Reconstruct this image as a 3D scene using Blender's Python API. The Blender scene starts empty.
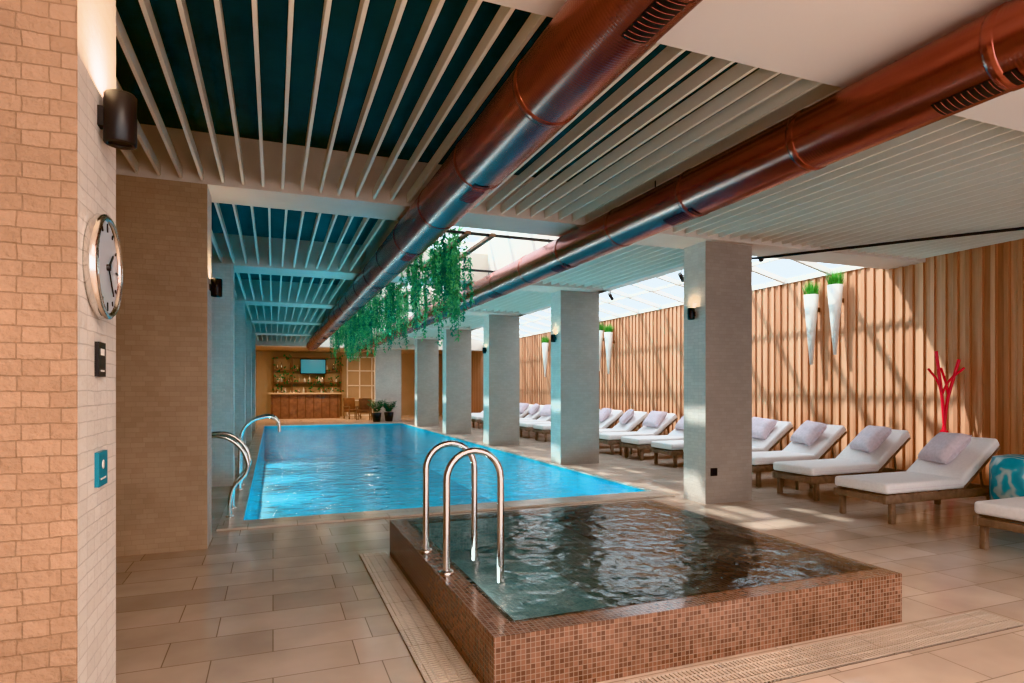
import bpy, bmesh, math, random
from mathutils import Vector, Matrix, Euler
random.seed(7)
scene=bpy.context.scene
# ------------------------------------------------------------ materials
def newmat(name):
    m=bpy.data.materials.new(name); m.use_nodes=True
    nt=m.node_tree; b=nt.nodes['Principled BSDF']; return m,nt,b
def simple(name,col,rough=.5,metal=0,noise=0,nscale=8,bump=0,emis=None,es=0):
    m,nt,b=newmat(name)
    b.inputs['Base Color'].default_value=(*col,1); b.inputs['Roughness'].default_value=rough; b.inputs['Metallic'].default_value=metal
    if emis: b.inputs['Emission Color'].default_value=(*emis,1); b.inputs['Emission Strength'].default_value=es
    if noise or bump:
        tc=nt.nodes.new('ShaderNodeTexCoord'); n=nt.nodes.new('ShaderNodeTexNoise'); n.inputs['Scale'].default_value=nscale; n.inputs['Detail'].default_value=4
        nt.links.new(tc.outputs['Object'],n.inputs['Vector'])
        if noise:
            r=nt.nodes.new('ShaderNodeValToRGB')
            r.color_ramp.elements[0].position=.3; r.color_ramp.elements[1].position=.7
            r.color_ramp.elements[0].color=(*[c*(1-noise) for c in col],1); r.color_ramp.elements[1].color=(*[min(1,c*(1+noise)) for c in col],1)
            nt.links.new(n.outputs['Fac'],r.inputs['Fac']); nt.links.new(r.outputs['Color'],b.inputs['Base Color'])
        if bump:
            bp=nt.nodes.new('ShaderNodeBump'); bp.inputs['Strength'].default_value=bump; bp.inputs['Distance'].default_value=.02
            nt.links.new(n.outputs['Fac'],bp.inputs['Height']); nt.links.new(bp.outputs['Normal'],b.inputs['Normal'])
    return m
def brick(name,c1,c2,mortar,w,h,ms,rough=.7,bump=.5,offset=.5,nb=.3,nscale=30,squash=1,freq=2,dist=.01,largevar=.15,warp=0):
    m,nt,b=newmat(name)
    uv=nt.nodes.new('ShaderNodeTexCoord'); br=nt.nodes.new('ShaderNodeTexBrick')
    br.inputs['Scale'].default_value=1; br.inputs['Brick Width'].default_value=w; br.inputs['Row Height'].default_value=h
    br.inputs['Mortar Size'].default_value=ms; br.inputs['Mortar Smooth'].default_value=.3; br.inputs['Bias'].default_value=0
    br.offset=offset; br.squash=squash; br.squash_frequency=freq
    br.inputs['Color1'].default_value=(*c1,1); br.inputs['Color2'].default_value=(*c2,1); br.inputs['Mortar'].default_value=(*mortar,1)
    if warp:
        wn=nt.nodes.new('ShaderNodeTexNoise'); wn.inputs['Scale'].default_value=9; nt.links.new(uv.outputs['UV'],wn.inputs['Vector'])
        va=nt.nodes.new('ShaderNodeVectorMath'); va.operation='SCALE'; va.inputs['Scale'].default_value=warp; nt.links.new(wn.outputs['Color'],va.inputs[0])
        vb=nt.nodes.new('ShaderNodeVectorMath'); vb.operation='ADD'; nt.links.new(uv.outputs['UV'],vb.inputs[0]); nt.links.new(va.outputs[0],vb.inputs[1])
        nt.links.new(vb.outputs[0],br.inputs['Vector'])
    else: nt.links.new(uv.outputs['UV'],br.inputs['Vector'])
    n=nt.nodes.new('ShaderNodeTexNoise'); n.inputs['Scale'].default_value=nscale; n.inputs['Detail'].default_value=5
    nt.links.new(uv.outputs['UV'],n.inputs['Vector'])
    n2=nt.nodes.new('ShaderNodeTexNoise'); n2.inputs['Scale'].default_value=2.2; n2.inputs['Detail'].default_value=3
    nt.links.new(uv.outputs['UV'],n2.inputs['Vector'])
    mr=nt.nodes.new('ShaderNodeMapRange'); mr.inputs['From Min'].default_value=.3; mr.inputs['From Max'].default_value=.7
    mr.inputs['To Min'].default_value=1-largevar; mr.inputs['To Max'].default_value=1+largevar
    nt.links.new(n2.outputs['Fac'],mr.inputs['Value'])
    mx=nt.nodes.new('ShaderNodeMix'); mx.data_type='RGBA'; mx.blend_type='MULTIPLY'; mx.inputs['Factor'].default_value=1
    nt.links.new(br.outputs['Color'],mx.inputs['A']); nt.links.new(mr.outputs['Result'],mx.inputs['B'])
    nt.links.new(mx.outputs['Result'],b.inputs['Base Color'])
    ma=nt.nodes.new('ShaderNodeMath'); ma.operation='MULTIPLY_ADD'; ma.inputs[1].default_value=-1
    mb=nt.nodes.new('ShaderNodeMath'); mb.operation='MULTIPLY'; mb.inputs[1].default_value=nb
    nt.links.new(n.outputs['Fac'],mb.inputs[0]); nt.links.new(br.outputs['Fac'],ma.inputs[0]); nt.links.new(mb.outputs[0],ma.inputs[2])
    bp=nt.nodes.new('ShaderNodeBump'); bp.inputs['Strength'].default_value=bump; bp.inputs['Distance'].default_value=dist
    nt.links.new(ma.outputs[0],bp.inputs['Height']); nt.links.new(bp.outputs['Normal'],b.inputs['Normal'])
    b.inputs['Roughness'].default_value=rough
    return m
M={}
M['tan']=brick('tile_tan',(.37,.225,.145),(.32,.19,.12),(.27,.16,.10),.062,.044,.0020,.85,.85,.37,1.6,38,1.6,2,.008,.15,.012)  # wall tile with warm light painted into its colour
M['tan2']=brick('tile_brown',(.52,.375,.27),(.47,.335,.24),(.41,.295,.21),.088,.046,.0016,.8,.5,.37,.8,40,1.35,3,.006,.08,.006)  # same wall tile, warm light worked into a browner tone
M['whitebrick']=brick('tile_white',(.72,.66,.61),(.66,.60,.55),(.57,.51,.47),.075,.044,.0018,.8,.7,.37,1.3,40,1.5,2,.006,.05,.01)  # same wall tile, daylight painted into its colour
M['greybrick']=brick('tile_grey',(.38,.32,.28),(.35,.295,.255),(.30,.25,.215),.088,.046,.0014,.8,.4,.37,.8,40,1.35,3,.005,.05,.006)  # same wall tile, shade painted into its colour for column fronts
M['floor']=brick('floor_stone',(.66,.52,.43),(.54,.42,.34),(.30,.225,.175),.56,.34,.0035,.17,.25,.42,.2,14,1.35,2,.004,.10)
M['coping']=brick('coping_stone',(.66,.55,.46),(.60,.49,.41),(.38,.31,.25),.5,.25,.004,.25,.3,.5,.2,20)
M['mosaic']=brick('mosaic_brown',(.25,.12,.078),(.115,.053,.035),(.32,.22,.165),.026,.026,.0020,.14,.4,0,.1,30,1,2,.003,.2)
M['jac_in']=brick('mosaic_spa_interior',(.29,.40,.38),(.18,.26,.25),(.36,.40,.36),.03,.03,.0022,.3,.3,0,.1,30)
M['jac_mid']=brick('mosaic_spa_seat',(.26,.24,.20),(.15,.14,.12),(.33,.29,.24),.03,.03,.0022,.3,.3,0,.1,30)
M['pool']=brick('pool_tile',(.0,.45,.62),(.0,.39,.56),(.03,.54,.68),.1,.1,.003,.3,.2,0,.1,30)
M['white']=simple('white_paint',(.85,.79,.74),.6)
M['beam']=simple('beam_paint',(.70,.60,.52),.6,0,.04,3)
M['slat']=simple('slat_paint',(.84,.75,.65),.5)
M['teal']=simple('ceiling_void_teal',(.016,.050,.058),.7,0,.3,2)
M['black']=simple('black_metal',(.012,.012,.014),.4)
M['chrome']=simple('brushed_steel',(.78,.74,.70),.16,1)
M['fabric']=simple('white_cushion_fabric',(.88,.85,.85),.9,0,.03,40,.15)
M['lav']=simple('lavender_pillow_fabric',(.74,.63,.69),.9,0,.08,30,.2)
M['teak']=simple('weathered_teak',(.25,.17,.125),.6,0,.25,12)
M['red']=simple('red_lacquer',(.80,.015,.04),.3)
M['grass']=simple('grass_green',(.09,.34,.05),.6,0,.4,10)
M['pot']=simple('white_ceramic',(.85,.82,.78),.35)
M['warm']=simple('warm_lamp_glow',(1,.8,.5),.5,emis=(1,.62,.3),es=5)
M['walltan']=simple('wall_plaster_warm',(.46,.35,.26),.8,0,.05,2)
M['darkwood']=simple('dark_wood',(.19,.09,.055),.4,0,.3,6)
M['tealsign']=simple('teal_sign',(.01,.18,.26),.4)
M['screen']=simple('screen_glow',(.02,.15,.2),.3,emis=(.04,.3,.42),es=.35)
M['clockface']=simple('clock_face',(.62,.65,.72),.12)
def leafmat(name,c1,c2):
    m,nt,b=newmat(name); g=nt.nodes.new('ShaderNodeTexCoord'); n=nt.nodes.new('ShaderNodeTexNoise'); n.inputs['Scale'].default_value=6
    r=nt.nodes.new('ShaderNodeValToRGB'); r.color_ramp.elements[0].position=.35; r.color_ramp.elements[1].position=.65
    r.color_ramp.elements[0].color=(*c1,1); r.color_ramp.elements[1].color=(*c2,1)
    nt.links.new(g.outputs['Object'],n.inputs['Vector']); nt.links.new(n.outputs['Fac'],r.inputs['Fac']); nt.links.new(r.outputs['Color'],b.inputs['Base Color'])
    b.inputs['Roughness'].default_value=.5
    t=nt.nodes.new('ShaderNodeBsdfTranslucent'); nt.links.new(r.outputs['Color'],t.inputs['Color'])
    ms=nt.nodes.new('ShaderNodeMixShader'); ms.inputs[0].default_value=.5
    o=nt.nodes['Material Output']; nt.links.new(b.outputs[0],ms.inputs[1]); nt.links.new(t.outputs[0],ms.inputs[2]); nt.links.new(ms.outputs[0],o.inputs['Surface'])
    return m
M['leaf']=leafmat('vine_leaf',(.06,.27,.12),(.22,.56,.24))
M['leafdk']=leafmat('dark_leaf',(.02,.13,.09),(.07,.30,.16))
def coppermat():
    m,nt,b=newmat('copper_duct'); tc=nt.nodes.new('ShaderNodeTexCoord'); mp=nt.nodes.new('ShaderNodeMapping'); mp.inputs['Scale'].default_value=(6,.8,6)
    n=nt.nodes.new('ShaderNodeTexNoise'); n.inputs['Scale'].default_value=2; n.inputs['Detail'].default_value=6
    w=nt.nodes.new('ShaderNodeTexWave'); w.bands_direction='Y'; w.inputs['Scale'].default_value=16; w.inputs['Distortion'].default_value=.3
    r=nt.nodes.new('ShaderNodeValToRGB'); r.color_ramp.elements[0].position=.3; r.color_ramp.elements[1].position=.75
    r.color_ramp.elements[0].color=(.30,.105,.09,1); r.color_ramp.elements[1].color=(.50,.20,.17,1)
    nt.links.new(tc.outputs['Object'],mp.inputs['Vector']); nt.links.new(mp.outputs[0],n.inputs['Vector']); nt.links.new(tc.outputs['Object'],w.inputs['Vector'])
    nt.links.new(n.outputs['Fac'],r.inputs['Fac']); nt.links.new(r.outputs['Color'],b.inputs['Base Color'])
    b.inputs['Metallic'].default_value=.92; b.inputs['Roughness'].default_value=.27
    bp=nt.nodes.new('ShaderNodeBump'); bp.inputs['Strength'].default_value=.12; bp.inputs['Distance'].default_value=.004
    nt.links.new(w.outputs['Fac'],bp.inputs['Height']); nt.links.new(bp.outputs['Normal'],b.inputs['Normal'])
    return m
M['copper']=coppermat()
PITCH=.165
def woodmat():
    m,nt,b=newmat('larch_planks'); uv=nt.nodes.new('ShaderNodeTexCoord'); sp=nt.nodes.new('ShaderNodeSeparateXYZ')
    nt.links.new(uv.outputs['UV'],sp.inputs[0])
    d=nt.nodes.new('ShaderNodeMath'); d.operation='DIVIDE'; d.inputs[1].default_value=PITCH/2; nt.links.new(sp.outputs['X'],d.inputs[0])
    f=nt.nodes.new('ShaderNodeMath'); f.operation='FLOOR'; nt.links.new(d.outputs[0],f.inputs[0])
    wn=nt.nodes.new('ShaderNodeTexWhiteNoise'); wn.noise_dimensions='1D'; nt.links.new(f.outputs[0],wn.inputs['W'])
    mp=nt.nodes.new('ShaderNodeMapping'); mp.inputs['Scale'].default_value=(40,1.6,1); nt.links.new(uv.outputs['UV'],mp.inputs['Vector'])
    n=nt.nodes.new('ShaderNodeTexNoise'); n.inputs['Scale'].default_value=1; n.inputs['Detail'].default_value=5; n.noise_dimensions='4D'
    nt.links.new(mp.outputs[0],n.inputs['Vector']); nt.links.new(wn.outputs['Value'],n.inputs['W'])
    a=nt.nodes.new('ShaderNodeMath'); a.operation='MULTIPLY_ADD'; a.inputs[1].default_value=.55; nt.links.new(wn.outputs['Value'],a.inputs[0])
    a2=nt.nodes.new('ShaderNodeMath'); a2.operation='MULTIPLY'; a2.inputs[1].default_value=.5; nt.links.new(n.outputs['Fac'],a2.inputs[0]); nt.links.new(a2.outputs[0],a.inputs[2])
    r=nt.nodes.new('ShaderNodeValToRGB'); e=r.color_ramp.elements
    e[0].position=.15; e[0].color=(.42,.175,.09,1); e[1].position=.85; e[1].color=(.80,.47,.30,1)
    nt.links.new(a.outputs[0],r.inputs['Fac']); nt.links.new(r.outputs['Color'],b.inputs['Base Color']); b.inputs['Roughness'].default_value=.6
    return m
M['wood']=woodmat()
M['wooddark']=simple('plank_gap_dark',(.10,.045,.025),.8)
def watermat(name,tint,scale,strength,foam=0,dist=.05,ior=1.33,fs=2.2,rough=.06):
    m,nt,b=newmat(name); nt.nodes.remove(b)
    tc=nt.nodes.new('ShaderNodeTexCoord'); n=nt.nodes.new('ShaderNodeTexNoise'); n.inputs['Scale'].default_value=scale; n.inputs['Detail'].default_value=4; n.inputs['Distortion'].default_value=.6
    nt.links.new(tc.outputs['Object'],n.inputs['Vector'])
    bp=nt.nodes.new('ShaderNodeBump'); bp.inputs['Strength'].default_value=strength; bp.inputs['Distance'].default_value=dist
    nt.links.new(n.outputs['Fac'],bp.inputs['Height'])
    fr=nt.nodes.new('ShaderNodeFresnel'); fr.inputs['IOR'].default_value=ior; nt.links.new(bp.outputs['Normal'],fr.inputs['Normal'])
    t=nt.nodes.new('ShaderNodeBsdfTransparent'); t.inputs['Color'].default_value=(*tint,1)
    g=nt.nodes.new('ShaderNodeBsdfGlossy'); g.inputs['Roughness'].default_value=rough; nt.links.new(bp.outputs['Normal'],g.inputs['Normal'])
    ms=nt.nodes.new('ShaderNodeMixShader'); nt.links.new(fr.outputs[0],ms.inputs[0]); nt.links.new(t.outputs[0],ms.inputs[1]); nt.links.new(g.outputs[0],ms.inputs[2])
    last=ms
    if foam:
        n3=nt.nodes.new('ShaderNodeTexNoise'); n3.inputs['Scale'].default_value=fs; n3.inputs['Detail'].default_value=10; n3.inputs['Roughness'].default_value=.72; n3.inputs['Distortion'].default_value=.8
        nt.links.new(tc.outputs['Object'],n3.inputs['Vector'])
        rr=nt.nodes.new('ShaderNodeMapRange'); rr.inputs['From Min'].default_value=.5; rr.inputs['From Max'].default_value=.75; rr.inputs['To Max'].default_value=foam
        nt.links.new(n3.outputs['Fac'],rr.inputs['Value'])
        df=nt.nodes.new('ShaderNodeBsdfDiffuse'); df.inputs['Color'].default_value=(.62,.70,.68,1)
        m2=nt.nodes.new('ShaderNodeMixShader'); nt.links.new(rr.outputs[0],m2.inputs[0]); nt.links.new(ms.outputs[0],m2.inputs[1]); nt.links.new(df.outputs[0],m2.inputs[2]); last=m2
    nt.links.new(last.outputs[0],nt.nodes['Material Output'].inputs['Surface'])
    return m
M['water']=watermat('pool_water',(.50,.97,1),4.0,.75,.0,.06,1.24)
M['spawater']=watermat('spa_water',(.85,.97,.95),9,.45,.22,.02,1.40,1.6,.03)
def glassmat():
    m,nt,b=newmat('roof_glass'); nt.nodes.remove(b)
    t=nt.nodes.new('ShaderNodeBsdfTransparent'); t.inputs['Color'].default_value=(.85,.96,1,1)
    g=nt.nodes.new('ShaderNodeBsdfGlossy'); g.inputs['Roughness'].default_value=.02
    ms=nt.nodes.new('ShaderNodeMixShader'); ms.inputs[0].default_value=.06
    nt.links.new(t.outputs[0],ms.inputs[1]); nt.links.new(g.outputs[0],ms.inputs[2]); nt.links.new(ms.outputs[0],nt.nodes['Material Output'].inputs['Surface'])
    return m
M['glass']=glassmat()
def swirl():
    m,nt,b=newmat('swirl_towel_fabric'); tc=nt.nodes.new('ShaderNodeTexCoord'); w=nt.nodes.new('ShaderNodeTexWave'); w.inputs['Scale'].default_value=4; w.inputs['Distortion'].default_value=9
    r=nt.nodes.new('ShaderNodeValToRGB'); e=r.color_ramp.elements; e[0].color=(.02,.30,.42,1); e[1].color=(.5,.62,.62,1)
    k=e.new(.55); k.color=(.04,.40,.52,1)
    nt.links.new(tc.outputs['Object'],w.inputs['Vector']); nt.links.new(w.outputs['Fac'],r.inputs['Fac']); nt.links.new(r.outputs['Color'],b.inputs['Base Color']); b.inputs['Roughness'].default_value=.3
    return m
M['swirl']=swirl()
# ------------------------------------------------------------ mesh builder
class MB:
    def __init__(s): s.v=[];s.f=[];s.m=[];s.sm=[];s.mats=[]
    def mi(s,k):
        if k not in s.mats: s.mats.append(k)
        return s.mats.index(k)
    def raw(s,vs,fs,mat,smooth=False):
        o=len(s.v); s.v+= [tuple(v) for v in vs]; i=s.mi(mat)
        for f in fs: s.f.append([a+o for a in f]); s.m.append(i); s.sm.append(smooth)
    def box(s,x0,x1,y0,y1,z0,z1,mat,fm=None):
        vs=[(x0,y0,z0),(x1,y0,z0),(x1,y1,z0),(x0,y1,z0),(x0,y0,z1),(x1,y0,z1),(x1,y1,z1),(x0,y1,z1)]
        F={'-z':[0,3,2,1],'+z':[4,5,6,7],'-y':[0,1,5,4],'+x':[1,2,6,5],'+y':[2,3,7,6],'-x':[3,0,4,7]}
        for k,f in F.items():
            s.raw([vs[a] for a in f],[[0,1,2,3]],(fm or {}).get(k,mat))
    def bm(s,bm,mat,smooth=False,mtx=None):
        bm.verts.ensure_lookup_table()
        for i,v in enumerate(bm.verts): v.index=i
        s.raw([(mtx@v.co if mtx else v.co) for v in bm.verts],[[v.index for v in f.verts] for f in bm.faces],mat,smooth); bm.free()
    def rbox(s,c,size,mat,rot=(0,0,0),bev=.01,seg=2,smooth=True):
        b=bmesh.new(); bmesh.ops.create_cube(b,size=1)
        bmesh.ops.scale(b,vec=size,verts=b.verts)
        if bev>0: bmesh.ops.bevel(b,geom=b.edges[:],offset=bev,segments=seg,profile=.5,affect='EDGES')
        s.bm(b,mat,smooth and bev>0,Matrix.Translation(c)@Euler(rot).to_matrix().to_4x4())
    def tube(s,pts,r,mat,seg=12,cap=True,radii=None):
        pts=[Vector(p) for p in pts]; n=len(pts); vs=[]; fs=[]
        t0=(pts[1]-pts[0]).normalized(); up=Vector((0,0,1)) if abs(t0.z)<.9 else Vector((1,0,0))
        a=t0.cross(up).normalized()
        for i,p in enumerate(pts):
            t=(pts[min(i+1,n-1)]-pts[max(i-1,0)]).normalized()
            a=(a-t*a.dot(t)).normalized(); b=t.cross(a); rr=radii[i] if radii else r
            for k in range(seg):
                an=2*math.pi*k/seg; vs.append(p+rr*(math.cos(an)*a+math.sin(an)*b))
        for i in range(n-1):
            for k in range(seg):
                k2=(k+1)%seg; fs.append([i*seg+k,i*seg+k2,(i+1)*seg+k2,(i+1)*seg+k])
        s.raw(vs,fs,mat,True)
        if cap:
            s.raw(vs[:seg],[list(range(seg))[::-1]],mat); s.raw(vs[-seg:],[list(range(seg))],mat)
    def lathe(s,c,prof,mat,seg=24,axis='z'):
        vs=[];fs=[];n=len(prof)
        for r,h in prof:
            for k in range(seg):
                a=2*math.pi*k/seg
                if axis=='z': vs.append((c[0]+r*math.cos(a),c[1]+r*math.sin(a),c[2]+h))
                else: vs.append((c[0]+h,c[1]+r*math.cos(a),c[2]+r*math.sin(a)))
        for i in range(n-1):
            for k in range(seg):
                k2=(k+1)%seg; fs.append([i*seg+k,i*seg+k2,(i+1)*seg+k2,(i+1)*seg+k])
        s.raw(vs,fs,mat,True)
    def leaf(s,p,d,nrm,L,W,mat):
        d=Vector(d).normalized(); sd=d.cross(Vector(nrm)).normalized(); nn=sd.cross(d); p=Vector(p)
        s.raw([p,p+d*L*.45+sd*W/2+nn*W*.15,p+d*L,p+d*L*.45-sd*W/2+nn*W*.15],[[0,1,2,3]],mat)
    def build(s,name,loc=(0,0,0)):
        me=bpy.data.meshes.new(name); me.from_pydata(s.v,[],s.f)
        for k in s.mats: me.materials.append(M[k])
        me.polygons.foreach_set('material_index',s.m); me.polygons.foreach_set('use_smooth',s.sm)
        uv=me.uv_layers.new(name='UVMap')
        for p in me.polygons:
            n=p.normal; ax=max(range(3),key=lambda i:abs(n[i]))
            for li in p.loop_indices:
                co=me.vertices[me.loops[li].vertex_index].co
                uv.data[li].uv=(co.y,co.z) if ax==0 else ((co.x,co.z) if ax==1 else (co.x,co.y))
        me.update(); o=bpy.data.objects.new(name,me); scene.collection.objects.link(o); o.location=loc
        return o
def inst(o,loc,rz=0,sc=1):
    n=bpy.data.objects.new(o.name.split('.')[0],o.data); scene.collection.objects.link(n); n.location=loc; n.rotation_euler=(0,0,rz); n.scale=(sc,sc,sc); return n
# ------------------------------------------------------------ shell
PX0,PX1,PY0,PY1=-.31,5.06,7.45,25.8
XR=9.2; YE=34
YB=-4
e=.02
b=MB()
b.box(-4,XR+.3,YB,PY0-e,-.2,0,'floor'); b.box(-4,PX0-e,PY0-e,YE+.2,-.2,0,'floor'); b.box(PX1+e,XR+.3,PY0-e,YE+.2,-.2,0,'floor'); b.box(PX0-e,PX1+e,PY1+e,YE+.2,-.2,0,'floor')
b.build('floor')
b=MB() # coping
b.box(PX0-.24,PX1+.12,PY0-.38,PY0,0,.025,'coping'); b.box(PX0-.24,PX0,PY0,PY1,0,.025,'coping'); b.box(PX1,PX1+.12,PY0,PY1,0,.025,'coping'); b.box(PX0-.24,PX1+.12,PY1,PY1+.38,0,.025,'coping')
b.build('trim_pool_coping')
b=MB() # pool basin
d=1.3; T=0.0
b.raw([(PX0,PY0,-d),(PX1,PY0,-d),(PX1,PY1,-d),(PX0,PY1,-d)],[[0,1,2,3]],'pool')
b.raw([(PX0,PY0,-d),(PX0,PY0,T),(PX1,PY0,T),(PX1,PY0,-d)],[[0,1,2,3]],'pool')
b.raw([(PX0,PY1,-d),(PX1,PY1,-d),(PX1,PY1,T),(PX0,PY1,T)],[[0,1,2,3]],'pool')
b.raw([(PX0,PY0,-d),(PX0,PY1,-d),(PX0,PY1,T),(PX0,PY0,T)],[[0,1,2,3]],'pool')
b.raw([(PX1,PY0,-d),(PX1,PY0,T),(PX1,PY1,T),(PX1,PY1,-d)],[[0,1,2,3]],'pool')
b.build('swimming_pool_basin')
b=MB(); b.raw([(PX0,PY0,-.03),(PX1,PY0,-.03),(PX1,PY1,-.03),(PX0,PY1,-.03)],[[0,1,2,3]],'water'); b.build('swimming_pool_water')
b=MB(); b.box(-3,-.5,2.0,2.44,0,3.4,'tan',{'+x':'whitebrick'}); b.build('wall_left_pier')  # one tile in reality; side face takes the painted daylight copy
b=MB(); b.box(-1.7,-1.5,2.44,YE,0,3.9,'walltan'); b.build('wall_left')
b=MB(); b.box(-3.2,-3,YB,2.0,0,3.9,'walltan'); b.build('wall_left_entry')
LY=[6.35,10.3,14.5,18.7,22.9]
RY=[6.45,10.72,14.95,19.15,23.4]
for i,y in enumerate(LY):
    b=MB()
    b.box(-1.5,-.57,y,y+.42,0,3.4,'tan2' if i==0 else 'whitebrick',{'+x':'whitebrick'}); b.build('column_left')  # light painted by tile copy: warm first front, daylit elsewhere
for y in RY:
    b=MB(); b.box(5.2,5.96 if y<7 else 6.05,y,y+.45,0,3.4,'greybrick',{'-x':'whitebrick'}); b.build('column_right')  # one tile, painted shaded on the front and daylit towards the pool
ZC=3.4
b=MB()
b.box(-1.5,XR,6.35,6.95,ZC,4.45,'beam')
for y in LY[1:]: b.box(-1.5,6.1,y+.1,y+.75,ZC,3.9,'beam')
b.box(-1.5,XR,27.2,27.8,ZC-.15,4.45,'beam')
b.box(5.95,6.15,6.95,27.2,ZC,4.45,'white')
b.box(1.45,1.6,6.95,27.2,ZC,4.3,'white'); b.box(3.6,3.75,6.95,27.2,ZC,4.3,'white')
b.build('ceiling_beams')
b=MB(); b.box(-3.2,XR+.3,YB,2.85,ZC,3.95,'white'); b.box(-1.5,XR+.3,27.8,YE+.2,ZC,3.6,'walltan'); b.build('ceiling')
b=MB(); b.box(-3.2,XR+.2,2.85,6.35,3.88,3.98,'teal'); b.box(-1.7,1.5,6.95,27.2,3.88,3.98,'teal'); b.box(3.7,6.1,6.95,27.2,3.88,3.98,'teal'); b.build('ceiling_void')
b=MB()
def slats(x0,x1,y0,y1,p=.175):
    x=x0
    while x<x1:
        b.box(x,x+.024,y0,y1,3.43,3.525,'slat'); x+=p
slats(-2.9,9.15,2.85,6.35)
segs=[(6.95,LY[1]+.1)]+[(LY[i]+.75,(LY[i+1]+.1 if i+1<len(LY) else 27.2)) for i in range(1,len(LY))]
for a,c in segs:
    slats(-1.45,1.4,a,c); slats(3.8,5.9,a,c)
b.build('ceiling_slats')
b=MB()
b.box(XR+.03,XR+.25,YB,YE,0,3.5,'wooddark')
k=math.floor(YB/PITCH)
while k*PITCH<YE:
    y=k*PITCH
    b.box(XR,XR+.03,y+.006,y+PITCH/2+.012,0.04,3.5,'wood'); b.box(XR-.035,XR+.03,y+PITCH/2+.012,y+PITCH-.014,0.04,3.5,'wood')
    k+=1
b.box(XR-.06,XR+.25,6.95,27.2,3.5,3.6,'white')
b.box(XR-.05,XR+.25,YB,6.95,3.5,3.95,'beam')
b.build('wall_right')
b=MB(); b.box(-1.7,XR+.3,YE,YE+.2,0,3.6,'walltan'); b.build('wall_back')
b=MB()
def rz(x): return 3.6+(XR-x)/(XR-6.1)*.75
y=7.0
while y<27.2:
    b.raw([(6.1,y,rz(6.1)-.13),(XR,y,rz(XR)-.1),(XR,y,rz(XR)),(6.1,y,rz(6.1)),(6.1,y+.07,rz(6.1)-.13),(XR,y+.07,rz(XR)-.1),(XR,y+.07,rz(XR)),(6.1,y+.07,rz(6.1))],
      [[0,1,2,3],[7,6,5,4],[0,4,5,1],[3,2,6,7],[0,3,7,4],[1,5,6,2]],'white'); y+=1.01
for x in (7.15,8.2): b.box(x,x+.06,6.95,27.2,rz(x)-.1,rz(x)-.03,'white')
b.raw([(6.1,6.95,rz(6.1)+.01),(XR+.1,6.95,rz(XR)+.01),(XR+.1,27.2,rz(XR)+.01),(6.1,27.2,rz(6.1)+.01)],[[0,1,2,3]],'glass')
b.build('window_roof_side')
b=MB(); y=6.95
while y<27.2: b.box(1.6,3.6,y,y+.06,4.2,4.3,'white'); y+=.85
b.box(2.57,2.63,6.95,27.2,4.2,4.3,'white')
b.raw([(1.5,6.95,4.31),(3.7,6.95,4.31),(3.7,27.2,4.31),(1.5,27.2,4.31)],[[0,1,2,3]],'glass')
b.build('window_roof_centre')
# ------------------------------------------------------------ ducts
def duct(x,z,r,y0,y1,ang):
    b=MB(); b.tube([(x,y0+(y1-y0)*i/40,z) for i in range(41)],r,'copper',40)
    y=y0+.5
    while y<y1:
        b.tube([(x,y-.03,z),(x,y-.025,z),(x,y+.025,z),(x,y+.03,z)],r,'copper',40,False,[r,r+.005,r+.005,r]); y+=1.2
    y=2.02
    while y<y1-1:
        for (a0,a1,rr,mt,ya,yb) in [(-17,17,r+.004,'black',y-.2,y+.2)]:
            n=10; vs=[];fs=[]
            for i in range(n+1):
                a=math.radians(ang+a0+(a1-a0)*i/n)
                vs+= [(x+rr*math.cos(a),ya,z+rr*math.sin(a)),(x+rr*math.cos(a),yb,z+rr*math.sin(a))]
            for i in range(n): fs.append([2*i,2*i+2,2*i+3,2*i+1])
            b.raw(vs,fs,mt,True)
        for j in range(12):
            yy=y-.18+j*.033; pts=[]
            for i in range(9):
                a=math.radians(ang-15+3.75*i); pts.append((x+(r+.005)*math.cos(a),yy,z+(r+.005)*math.sin(a)))
            b.tube(pts,.002,'copper',5)
        y+=2.4
    y=y0+1.1
    while y<y1:
        b.tube([(x,y,z+r-.01),(x,y,ZC+.06)],.006,'black',6)
        y+=2.4
    return b.build('copper_ventilation_duct')
duct(1.43,3.17,.205,-1,25.5,-94); duct(3.37,3.17,.2,-1,25.5,-108)
# ------------------------------------------------------------ jacuzzi
JX0,JX1,JY0,JY1=.98,3.755,2.745,5.54; JH=.31; rm=.17
b=MB()
b.box(JX0,JX1,JY0,JY0+rm,0,JH,'mosaic'); b.box(JX0,JX1,JY1-rm,JY1,0,JH,'mosaic')
b.box(JX0,JX0+rm,JY0+rm,JY1-rm,0,JH,'mosaic'); b.box(JX1-rm,JX1,JY0+rm,JY1-rm,0,JH,'mosaic')
b.box(JX0+rm,JX1-rm,JY0+rm,JY1-rm,0.0,.02,'jac_in')
BX=JX1-1.0
b.box(BX,JX1-rm,JY0+rm,JY1-rm,.02,.27,'mosaic')
N=12; ya,yb=JY0+rm,JY1-rm
for i in range(N):
    t0,t1=i/N,(i+1)/N; f=lambda t:.021+.25*(t*t*(3-2*t)); x0=BX-1.1+1.1*t0; x1=BX-1.1+1.1*t1
    b.raw([(x0,ya,f(t0)),(x1,ya,f(t1)),(x1,yb,f(t1)),(x0,yb,f(t0))],[[0,1,2,3]],'jac_in' if i<4 else ('jac_mid' if i<9 else 'mosaic'),True)
for (p,q) in (((JX0+rm+.002,JY0+rm,0),(JX0+rm+.002,JY1-rm,0)),((JX0+rm,JY1-rm-.002,0),(BX,JY1-rm-.002,0))):
    b.raw([(p[0],p[1],.02),(q[0],q[1],.02),(q[0],q[1],.29),(p[0],p[1],.29)],[[0,1,2,3]],'jac_in')
b.build('raised_whirlpool')
b=MB()
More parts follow.
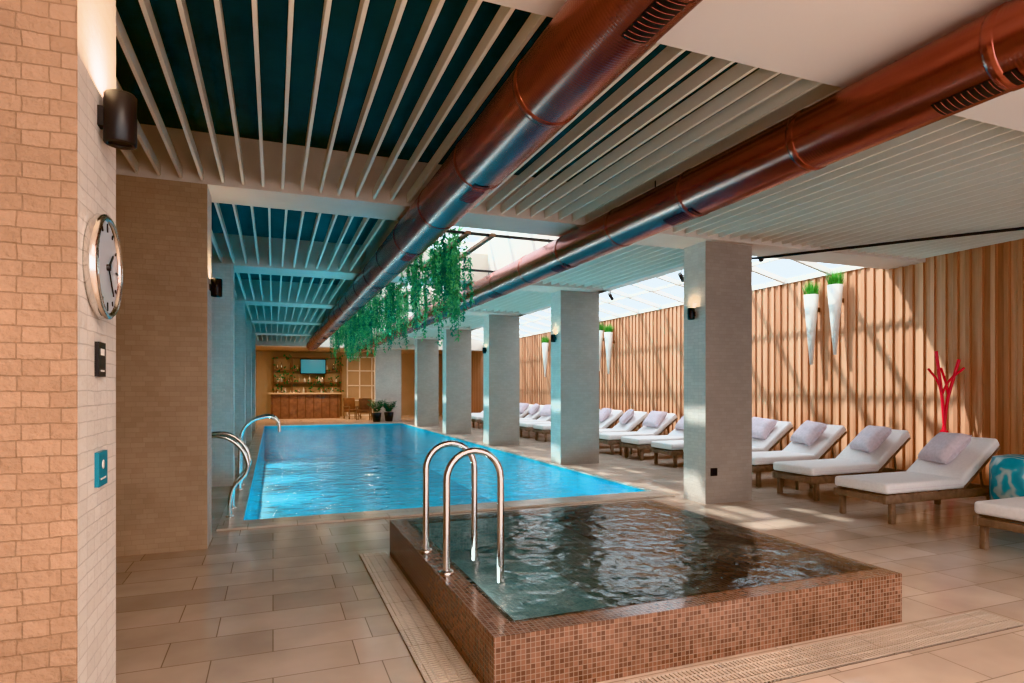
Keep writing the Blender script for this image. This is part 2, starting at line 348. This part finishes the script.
nx=140; x0,x1,y0,y1=JX0+rm-.03,JX1-.03,JY0+rm-.03,JY1-.05
vs=[];fs=[]
from mathutils import noise as NZ
for i in range(nx+1):
    for j in range(nx+1):
        x=x0+(x1-x0)*i/nx; y=y0+(y1-y0)*j/nx
        ed=min(1,min(i,j,nx-i,nx-j)/10)
        z=JH+.002+ed*(.005*NZ.noise(Vector((x*4,y*4,0)))+.005*NZ.noise(Vector((x*10,y*10,3)))+.002*NZ.noise(Vector((x*24,y*24,7)))+.008)
        vs.append((x,y,z))
for i in range(nx):
    for j in range(nx):
        a=i*(nx+1)+j; fs.append([a,a+nx+1,a+nx+2,a+1])
b.raw(vs,fs,'spawater',True); b.build('whirlpool_water')
def arcU(x0,x1,y,zb,zt,n=14):
    r=(x1-x0)/2; c=(x0+x1)/2
    return [(x0,y,zb),(x0,y,zb+.2),(x0,y,zt-r-.05)]+[(c-r*math.cos(math.pi*i/n),y,zt-r+r*math.sin(math.pi*i/n)) for i in range(n+1)]+[(x1,y,zt-r-.05),(x1,y,zb+.2),(x1,y,zb-.1)]
for y in (3.82,4.39):
    b=MB(); b.tube(arcU(1.04,1.41,y,JH,1.09),.023,'chrome',16)
    b.lathe((1.04,y,JH),[(0.0,.02),(.04,.018),(.048,.008),(.048,0)],'chrome')
    b.build('whirlpool_handrail')
def smooth(pts,n=8):
    P=[Vector(p) for p in pts]; P=[P[0]]+P+[P[-1]]; out=[]
    for i in range(1,len(P)-2):
        for k in range(n):
            t=k/n; a,b_,c,d_=P[i-1],P[i],P[i+1],P[i+2]
            out.append(.5*((2*b_)+(-a+c)*t+(2*a-5*b_+4*c-d_)*t*t+(-a+3*b_-3*c+d_)*t**3))
    out.append(P[-1]); return out
b=MB()
for y in (7.7,8.25):
    b.tube(smooth([(-.46,y,.02),(-.46,y,.2),(-.42,y,.36),(-.3,y,.5),(-.27,y,.62),(-.34,y,.8),(-.5,y,.93),(-.7,y,.94),(-.85,y,.85),(-.88,y,.6),(-.88,y,.0)]),.022,'chrome',12)
    b.lathe((-.46,y,.025),[(0,.02),(.045,.015),(.045,0)],'chrome')
b.build('pool_handrail')
b=MB()
for y in (9.7,10.15):
    b.tube(smooth([(-.45,y,.02),(-.45,y,.5),(-.42,y,.85),(-.28,y,1.02),(-.05,y,1.08),(.07,y,1.0),(.09,y,.85)]),.022,'chrome',12)
    b.lathe((-.45,y,.025),[(0,.02),(.045,.015),(.045,0)],'chrome')
b.build('pool_stair_handrail')
def gratebuild(x0,x1,y0,y1,alongx):
    b.box(x0,x1,y0,y1,.0005,.003,'wooddark')
    if alongx:
        x=x0
        while x<x1: b.box(x,x+.016,y0,y1,.003,.012,'coping'); x+=.026
        for q in range(5):
            yy=y0+(y1-y0-.01)*q/4; b.box(x0,x1,yy,yy+.01,.003,.0125,'coping')
    else:
        y=y0
        while y<y1: b.box(x0,x1,y,y+.016,.003,.012,'coping'); y+=.026
        for q in range(5):
            xx=x0+(x1-x0-.01)*q/4; b.box(xx,xx+.01,y0,y1,.003,.0125,'coping')
b=MB(); gratebuild(.72,.96,1.2,5.6,False); gratebuild(.96,4.4,2.42,2.68,True); b.build('floor_drain_grate')
# ------------------------------------------------------------ loungers
def lounger():
    b=MB()
    W=.70
    for y in (-W/2+.03,W/2-.03): b.rbox((.98,y,.27),(1.96,.045,.09),'teak',bev=.006)
    for x in (.03,1.0,1.93): b.rbox((x,0,.27),(.05,W-.06,.07),'teak',bev=.005)
    for i in range(13): b.rbox((.1+i*.1,0,.315),(.07,W-.04,.02),'teak',bev=.003)
    for x in (.12,1.75):
        for y in (-W/2+.035,W/2-.035): b.rbox((x,y,.125),(.06,.05,.25),'teak',bev=.006)
    b.rbox((.64,0,.39),(1.26,W,.12),'fabric',bev=.035,seg=4)
    ang=math.radians(36); L=.80
    cx=1.25+math.cos(ang)*L/2; cz=.35+math.sin(ang)*L/2
    b.rbox((cx-.03,0,cz+.04),(L,W,.12),'fabric',(0,-ang,0),.035,4)
    b.rbox((cx+.01,0,cz-.035),(L,W-.04,.03),'teak',(0,-ang,0),.005)
    for y in (-.25,.25): b.tube([(1.72,y,.27),(1.66,y,.62)],.014,'teak',8)
    for y in (-W/2+.004,W/2-.004): b.tube([(.05,y,.385),(1.22,y,.385)],.005,'lav',6)
    return b
def pillow():
    b=MB(); n=16; vs=[];fs=[]
    for sgn in (1,-1):
        o=len(vs)
        for i in range(n+1):
            for j in range(n+1):
                u=-1+2*i/n; v=-1+2*j/n
                t=.10*((1-u**4)*(1-v**4))**.45
                k=1-.12*(1-abs(v)**2)*abs(u)**2; k2=1-.12*(1-abs(u)**2)*abs(v)**2
                wr=.018*NZ.noise(Vector((u*2.5,v*2.5,sgn*3)))*(1-u*u)*(1-v*v)
                vs.append((.24*u*k,.27*v*k2,sgn*t+wr))
        for i in range(n):
            for j in range(n):
                a=o+i*(n+1)+j; f=[a,a+n+1,a+n+2,a+1]; fs.append(f if sgn>0 else f[::-1])
    b.raw(vs,fs,'lav',True); return b
lb=lounger(); pb=pillow()
LL=[(6.06,3.40),(6.24,5.08),(6.62,6.43),(6.76,7.62),(6.84,8.78),(6.95,9.95)]+[(7.0,11.15+1.2*i) for i in range(12)]
L0=None;P0=None
for i,(x,y) in enumerate(LL):
    if L0 is None: o=L0=lb.build('sun_lounger'); o.location=(x,y,0)
    else: inst(L0,(x,y,0),random.uniform(-.02,.02))
    if P0 is None: p=P0=pb.build('throw_pillow')
    else: p=inst(P0,(0,0,0))
    a=math.radians(46)
    p.location=(x+1.45,y+random.uniform(-.05,.05),.765); p.rotation_euler=(random.uniform(-.12,.12),-a,random.uniform(-.45,.45))
def table():
    b=MB()
    for i in range(5): b.rbox((-.14+i*.07,0,.34),(.06,.34,.02),'teak',bev=.004)
    for x in (-.14,.14):
        for y in (-.14,.14): b.rbox((x,y,.165),(.035,.035,.33),'teak',bev=.004)
    for y in (-.14,.14): b.rbox((0,y,.31),(.3,.03,.035),'teak',bev=.004)
    return b
T0=table().build('wooden_side_table'); T0.location=(7.35,7.03,0)
for x,y in ((7.4,9.37),(7.4,11.75),(7.4,14.15)): inst(T0,(x,y,0))
b=MB()
cx,cy=8.86,5.85
for (a,h,r0,r1) in ((0,2.02,.20,.17),(2.1,1.9,.20,.17),(4.2,1.98,.20,.2)):
    b.tube(smooth([(cx+r0*math.cos(a),cy+r0*math.sin(a),0),(cx+.02*math.cos(a),cy+.02*math.sin(a),.85),(cx-r1*.25*math.cos(a),cy-r1*.25*math.sin(a),1.35),(cx-r1*math.cos(a),cy-r1*math.sin(a),h)]),.021,'red',10)
    b.tube(smooth([(cx-r1*.3*math.cos(a),cy-r1*.3*math.sin(a),1.4),(cx-r1*.1*math.cos(a+1),cy-r1*.5*math.sin(a+1),1.6),(cx+.16*math.cos(a),cy-.2*math.sin(a+1),1.78)]),.016,'red',8)
b.tube([(cx,cy,.8),(cx,cy,.9)],.05,'red',12)
b.build('red_coat_stand')
b=MB(); b.lathe((7.78,4.3,0),[(0,0),(.22,.0),(.27,.06),(.28,.35),(.28,.62),(.25,.72),(.12,.75),(0,.755)],'swirl',28)
b.tube(smooth([(7.65,4.12,.6),(7.6,4.12,.78),(7.75,4.17,.83),(7.88,4.22,.76),(7.88,4.22,.6)]),.015,'swirl',8)
b.build('patterned_beach_bag')
def planter(x,y,zt,L):
    b=MB()
    b.lathe((x,y,zt-L),[(0,0),(.025,.0),(.10,L*.72),(.125,L),(.11,L),(.1,L-.04),(0,L-.04)],'pot',20)
    b.box(x+.02,9.2,y-.02,y+.02,zt-.3,zt-.22,'chrome')
    for i in range(260):
        a=random.uniform(0,6.28); r=random.uniform(0,.1); h=random.uniform(.1,.28)
        px,py=x+r*math.cos(a),y+r*math.sin(a); t=random.uniform(0,.1)
        w=.008; wa=random.uniform(0,3.1)
        b.raw([(px-w*math.cos(wa),py-w*math.sin(wa),zt-.04),(px+w*math.cos(wa),py+w*math.sin(wa),zt-.04),(px+t*math.cos(a),py+t*math.sin(a),zt+h)],[[0,1,2]],'grass')
    b.build('wall_planter_with_grass')
planter(9.0,8.28,3.17,1.25); planter(9.0,7.78,3.27,1.2); planter(9.0,15.4,3.1,1.2); planter(9.0,15.95,3.2,1.2); planter(9.0,19.8,3.1,1.2)
# ------------------------------------------------------------ hanging vines
def vines(y0,y1,n,lmin,lmax,x0=1.84,x1=2.7):
    b=MB()
    for x in (x0+.1,(x0+x1)/2,x1-.1):
        b.box(x-.03,x+.03,y0,y1,3.42,3.46,'darkwood')
    for yy in (y0+.1,y1-.1):
        b.box(1.6,3.6,yy-.02,yy+.02,3.44,3.47,'black')
    for cl in range(n):
        cx=random.uniform(x0,x1); cy=random.uniform(y0,y1); base=random.uniform(lmin,lmax)
        for i in range(4):
            x=max(x0-.05,cx+random.uniform(-.08,.08)); y=cy+random.uniform(-.08,.08); L=base*random.uniform(.5,1.1)
            z=3.5; px,py=x,y; dk='leafdk' if random.random()<.35 else 'leaf'
            dx=random.uniform(-.03,.05); dy=random.uniform(-.05,.05); pts=[]
            steps=int(L/.04)
            for s in range(steps):
                z-=.04; px+=dx*.05+random.uniform(-.006,.006); py+=dy*.05+random.uniform(-.006,.006); pts.append((px,py,z))
                for q in range(2):
                    a=random.uniform(0,6.28); dv=(math.cos(a),math.sin(a),random.uniform(-1.8,-.2))
                    b.leaf((px,py,z),dv,(random.uniform(-.4,.4),random.uniform(-.4,.4),1),random.uniform(.05,.09),random.uniform(.025,.045),dk)
            if len(pts)>2: b.tube(pts[::4]+[pts[-1]],.003,'leafdk',3,False)
        for q in range(14):
            a=random.uniform(0,6.28)
            b.leaf((cx,cy,random.uniform(3.4,3.56)),(math.cos(a),math.sin(a),random.uniform(-.6,.9)),(.2,.1,1),random.uniform(.08,.16),.04,random.choice(('leaf','leafdk')))
    b.build('hanging_vine_planter')
vines(7.3,9.8,27,.55,1.35); vines(11.0,14.2,34,.6,1.3); vines(15.2,18.5,34,.5,1.2); vines(19.4,22.6,30,.5,1.1)
# ------------------------------------------------------------ clock, signs, sconces
b=MB(); cx,cy,cz=-.5,2.19,1.868
b.lathe((cx,cy,cz),[(0,.0),(.145,.0),(.158,.012),(.158,.032),(.148,.04),(.142,.034),(.142,.026),(0,.026)],'chrome',40,'x')
b.lathe((cx,cy,cz),[(.141,.027),(0,.028)],'clockface',40,'x')
for i in range(12):
    a=i*math.pi/6; r=.12; L=.026 if i%3==0 else .014
    b.rbox((cx+.030,cy+r*math.sin(a),cz+r*math.cos(a)),(.003,.006,L),'black',(-a,0,0),0)
for a,L,w in ((.9,.07,.008),(2.5,.10,.006)):
    b.rbox((cx+.033,cy+L/2*math.sin(a),cz+L/2*math.cos(a)),(.003,w,L),'black',(-a,0,0),0)
b.lathe((cx,cy,cz),[(.01,.028),(.01,.038),(0,.038)],'black',12,'x')
b.build('wall_clock')
b=MB(); b.box(-.5,-.488,2.17,2.25,1.535,1.64,'black'); b.box(-.488,-.487,2.19,2.23,1.6,1.62,'white'); b.box(-.488,-.487,2.19,2.23,1.55,1.555,'white'); b.build('wall_sign')
b=MB(); b.box(-.5,-.488,2.17,2.27,1.2,1.305,'tealsign'); b.box(-.488,-.487,2.19,2.25,1.22,1.225,'white'); b.lathe((-.489,2.22,1.265),[(0,.002),(.014,.002),(.014,0)],'white',16,'x'); b.build('wall_sign')
def area(name,loc,rot,size,energy,col,sy=None):
    l=bpy.data.lights.new(name,'AREA'); l.energy=energy; l.color=col; l.size=size
    if sy: l.shape='RECTANGLE'; l.size_y=sy
    o=bpy.data.objects.new(name,l); scene.collection.objects.link(o); o.location=loc; o.rotation_euler=rot; return o
def sconce(x,y,z,sx,h=.18,w=.11,e=4):
    b=MB(); c=x+sx*w/2+sx*.012; R=w/2
    b.lathe((c,y,z-h/2),[(R-.012,.01),(R-.012,0),(R-.003,0),(R,.004),(R,h-.004),(R-.003,h),(R-.012,h),(R-.012,h-.01)],'black',28)
    b.box(min(x,c),max(x,c),y-.02,y+.02,z-.03,z+.03,'black')
    b.lathe((c,y,z),[(0,h/2-.01),(R-.011,h/2-.01)],'warm',20); b.lathe((c,y,z),[(0,-h/2+.01),(R-.011,-h/2+.01)],'black',20)
    b.build('wall_sconce')
    area('sconce_lamp_up',(c,y,z+h/2+.004),(math.pi,0,0),.05,e,(1,.7,.42))
sconce(-.5,2.22,2.335,1,.155,.09,8)
sconce(-.57,6.56,2.47,1,.17,.1,2.0)
for y in RY[:3]: sconce(5.2,y+.22,2.48,-1,.15,.09,.8)
b=MB(); b.box(5.28,5.38,RY[0]-.012,RY[0],.36,.46,'black'); b.build('wall_socket')
b=MB(); b.tube([(6.4,7.3,3.42),(6.6,6.9,3.38),(7.6,5.4,3.38),(9.1,3.3,3.38)],.018,'black',8); b.build('ceiling_pipe')
def spot(x,y,z,zt):
    b=MB(); b.tube([(x,y,zt),(x,y,z+.05)],.008,'black',8)
    b.tube([(x-.06,y-.03,z+.05),(x+.08,y+.05,z-.06)],.04,'black',14)
    b.tube([(x-.06,y,z+.04),(x+.0,y,z+.06),(x+.05,y,z+.02)],.01,'black',8)
    b.build('ceiling_spotlight')
for x,y in ((7.18,7.6),(7.18,8.3),(7.18,9.6),(7.18,12.2),(7.18,13)): spot(x,y,3.6,4.0)
# ------------------------------------------------------------ far end
b=MB()
b.box(-.1,3.1,31.6,32.3,0,1.2,'darkwood'); b.box(-.2,3.2,31.5,32.35,1.2,1.27,'walltan')
for i in range(9): b.box(-.05+i*.38,-.02+i*.38,31.57,31.6,.05,1.15,'wooddark')
b.build('bar_counter')
b=MB()
for z in (1.1,1.75,2.4,3.05): b.box(0,3.4,33.6,33.98,z,z+.05,'darkwood')
for x in (0,.9,2.5,3.35): b.box(x,x+.05,33.6,33.98,0,3.1,'darkwood')
for k in range(70):
    x=random.uniform(.1,3.3); z=random.choice((1.15,1.8,2.45)); h=random.uniform(.15,.4)
    if 1.3<x<2.6 and z>2: continue
    b.lathe((x,33.75,z),[(0,0),(.05,0),(.05,h*.6),(.02,h*.75),(.02,h)],random.choice(('pot','walltan','darkwood','chrome','pot')),8)
for k in range(130):
    x=random.uniform(0,3.4); z=random.choice((1.5,2.2,2.9))+random.uniform(-.3,.3)
    if 1.2<x<2.7 and z>2.1: continue
    b.leaf((x,33.5+random.uniform(-.1,.1),z),(random.uniform(-1,1),-.4,random.uniform(-1,1)),(0,-1,.2),.2,.09,'leafdk')
b.build('back_bar_shelving')
b=MB(); b.rbox((1.95,33.45,2.62),(1.3,.06,.8),'black',bev=.01); b.box(1.35,2.55,33.41,33.42,2.27,2.97,'screen'); b.box(1.8,2.1,33.48,33.6,2.5,2.75,'black'); b.build('wall_television')
b=MB(); b.box(4.4,5.6,28.6,29.0,0,3.4,'whitebrick'); b.build('column_end')
b=MB()
for x in (3.7,4.35,5.0,5.65,6.3): b.box(x,x+.06,33.9,33.97,0,3.2,'white')
for z in (0,.8,1.6,2.4,3.14): b.box(3.7,6.36,33.9,33.97,z,z+.06,'white')
b.build('window_back')
def armchair(x,y,rz_):
    b=MB(); b.rbox((0,0,.4),(.6,.6,.14),'darkwood',bev=.04,seg=3); b.rbox((0,.28,.72),(.6,.12,.62),'darkwood',(-.15,0,0),.05,3)
    for s in (-1,1):
        b.rbox((s*.32,0,.6),(.07,.6,.05),'teak',bev=.015)
        for t in (-1,1): b.rbox((s*.3,t*.26,.3),(.05,.05,.6),'teak',bev=.01)
    o=b.build('lounge_armchair'); o.location=(x,y,0); o.rotation_euler=(0,0,rz_)
armchair(3.6,30.6,.4); armchair(4.0,29.4,-.3)
def fern(x,y,r,h,pot=True):
    b=MB(); b.lathe((x,y,0),[(0,0),(.16,0),(.22,.4),(.2,.4),(.19,.36),(0,.36)],'black',20)
    for i in range(60):
        a=random.uniform(0,6.28); hh=h*random.uniform(.5,1); rr=r*random.uniform(.4,1)
        for k in range(8):
            t=k/8; p=(x+rr*t*math.cos(a),y+rr*t*math.sin(a),.36+hh*(t*1.6-t*t*.7))
            b.leaf(p,(math.cos(a+1.2*(1 if k%2 else -1)),math.sin(a+1.2*(1 if k%2 else -1)),.2),(0,0,1),.16,.06,'leafdk')
    b.build('potted_fern')
fern(4.3,27.6,.45,.7); fern(4.9,27.9,.4,.6)
b=MB()
for i in range(9): b.box(-3.2+i*1.55,-3.12+i*1.55,YB,YB+.08,0,3.4,'black')
b.box(-3.2,XR,YB,YB+.08,0,.08,'black'); b.box(-3.2,XR,YB,YB+.08,2.5,2.58,'black'); b.build('window_rear')
# ------------------------------------------------------------ lights
for i,y in enumerate((9.5,13,16.5,20,23.5)):
    area('underwater_lamp',(PX0+.03,y,-.6),(0,math.radians(-90),0),.5,65,(.85,1,1))
for x in (.9,2.4,3.9):
    area('underwater_lamp',(x,PY0+.03,-.6),(math.radians(90),0,math.pi),.4,95,(.85,1,1))
area('whirlpool_lamp',(JX0+rm+.02,4.1,.16),(0,math.radians(-90),0),.16,3,(.9,.97,1),.8)  # added fill light to brighten the spa interior
for x in (.5,2.2,4.5):
    area('bar_downlight',(x,30.5,3.38),(0,0,0),.3,70,(1,.68,.40))
area('ceiling_panel_lamp',(1.5,-1.5,3.38),(0,0,0),3,300,(1,.80,.64))  # added fill light behind the camera, warms the hall
s=bpy.data.lights.new('sun','SUN'); s.energy=4.6; s.angle=.03; s.color=(1,.93,.84)
so=bpy.data.objects.new('sun',s); scene.collection.objects.link(so)
so.rotation_euler=Vector((1,-.75,-1.35)).to_track_quat('-Z','Y').to_euler()
w=bpy.data.worlds.new('world'); scene.world=w; w.use_nodes=True; nt=w.node_tree
bg=nt.nodes['Background']; bg.inputs['Color'].default_value=(.90,.94,1,1); bg.inputs['Strength'].default_value=2.5
# ------------------------------------------------------------ camera
c=bpy.data.cameras.new('camera'); c.sensor_width=36; c.lens=612/1024*36; c.shift_y=46.5/1024; c.clip_start=.05
co=bpy.data.objects.new('camera',c); scene.collection.objects.link(co); co.location=(0,0,1.5)
co.rotation_euler=(math.radians(90),0,-math.atan(239/612)); scene.camera=co
try: scene.view_settings.view_transform='Khronos PBR Neutral'
except Exception as ex: print('VT',ex); scene.view_settings.view_transform='Standard'
scene.view_settings.exposure=.42
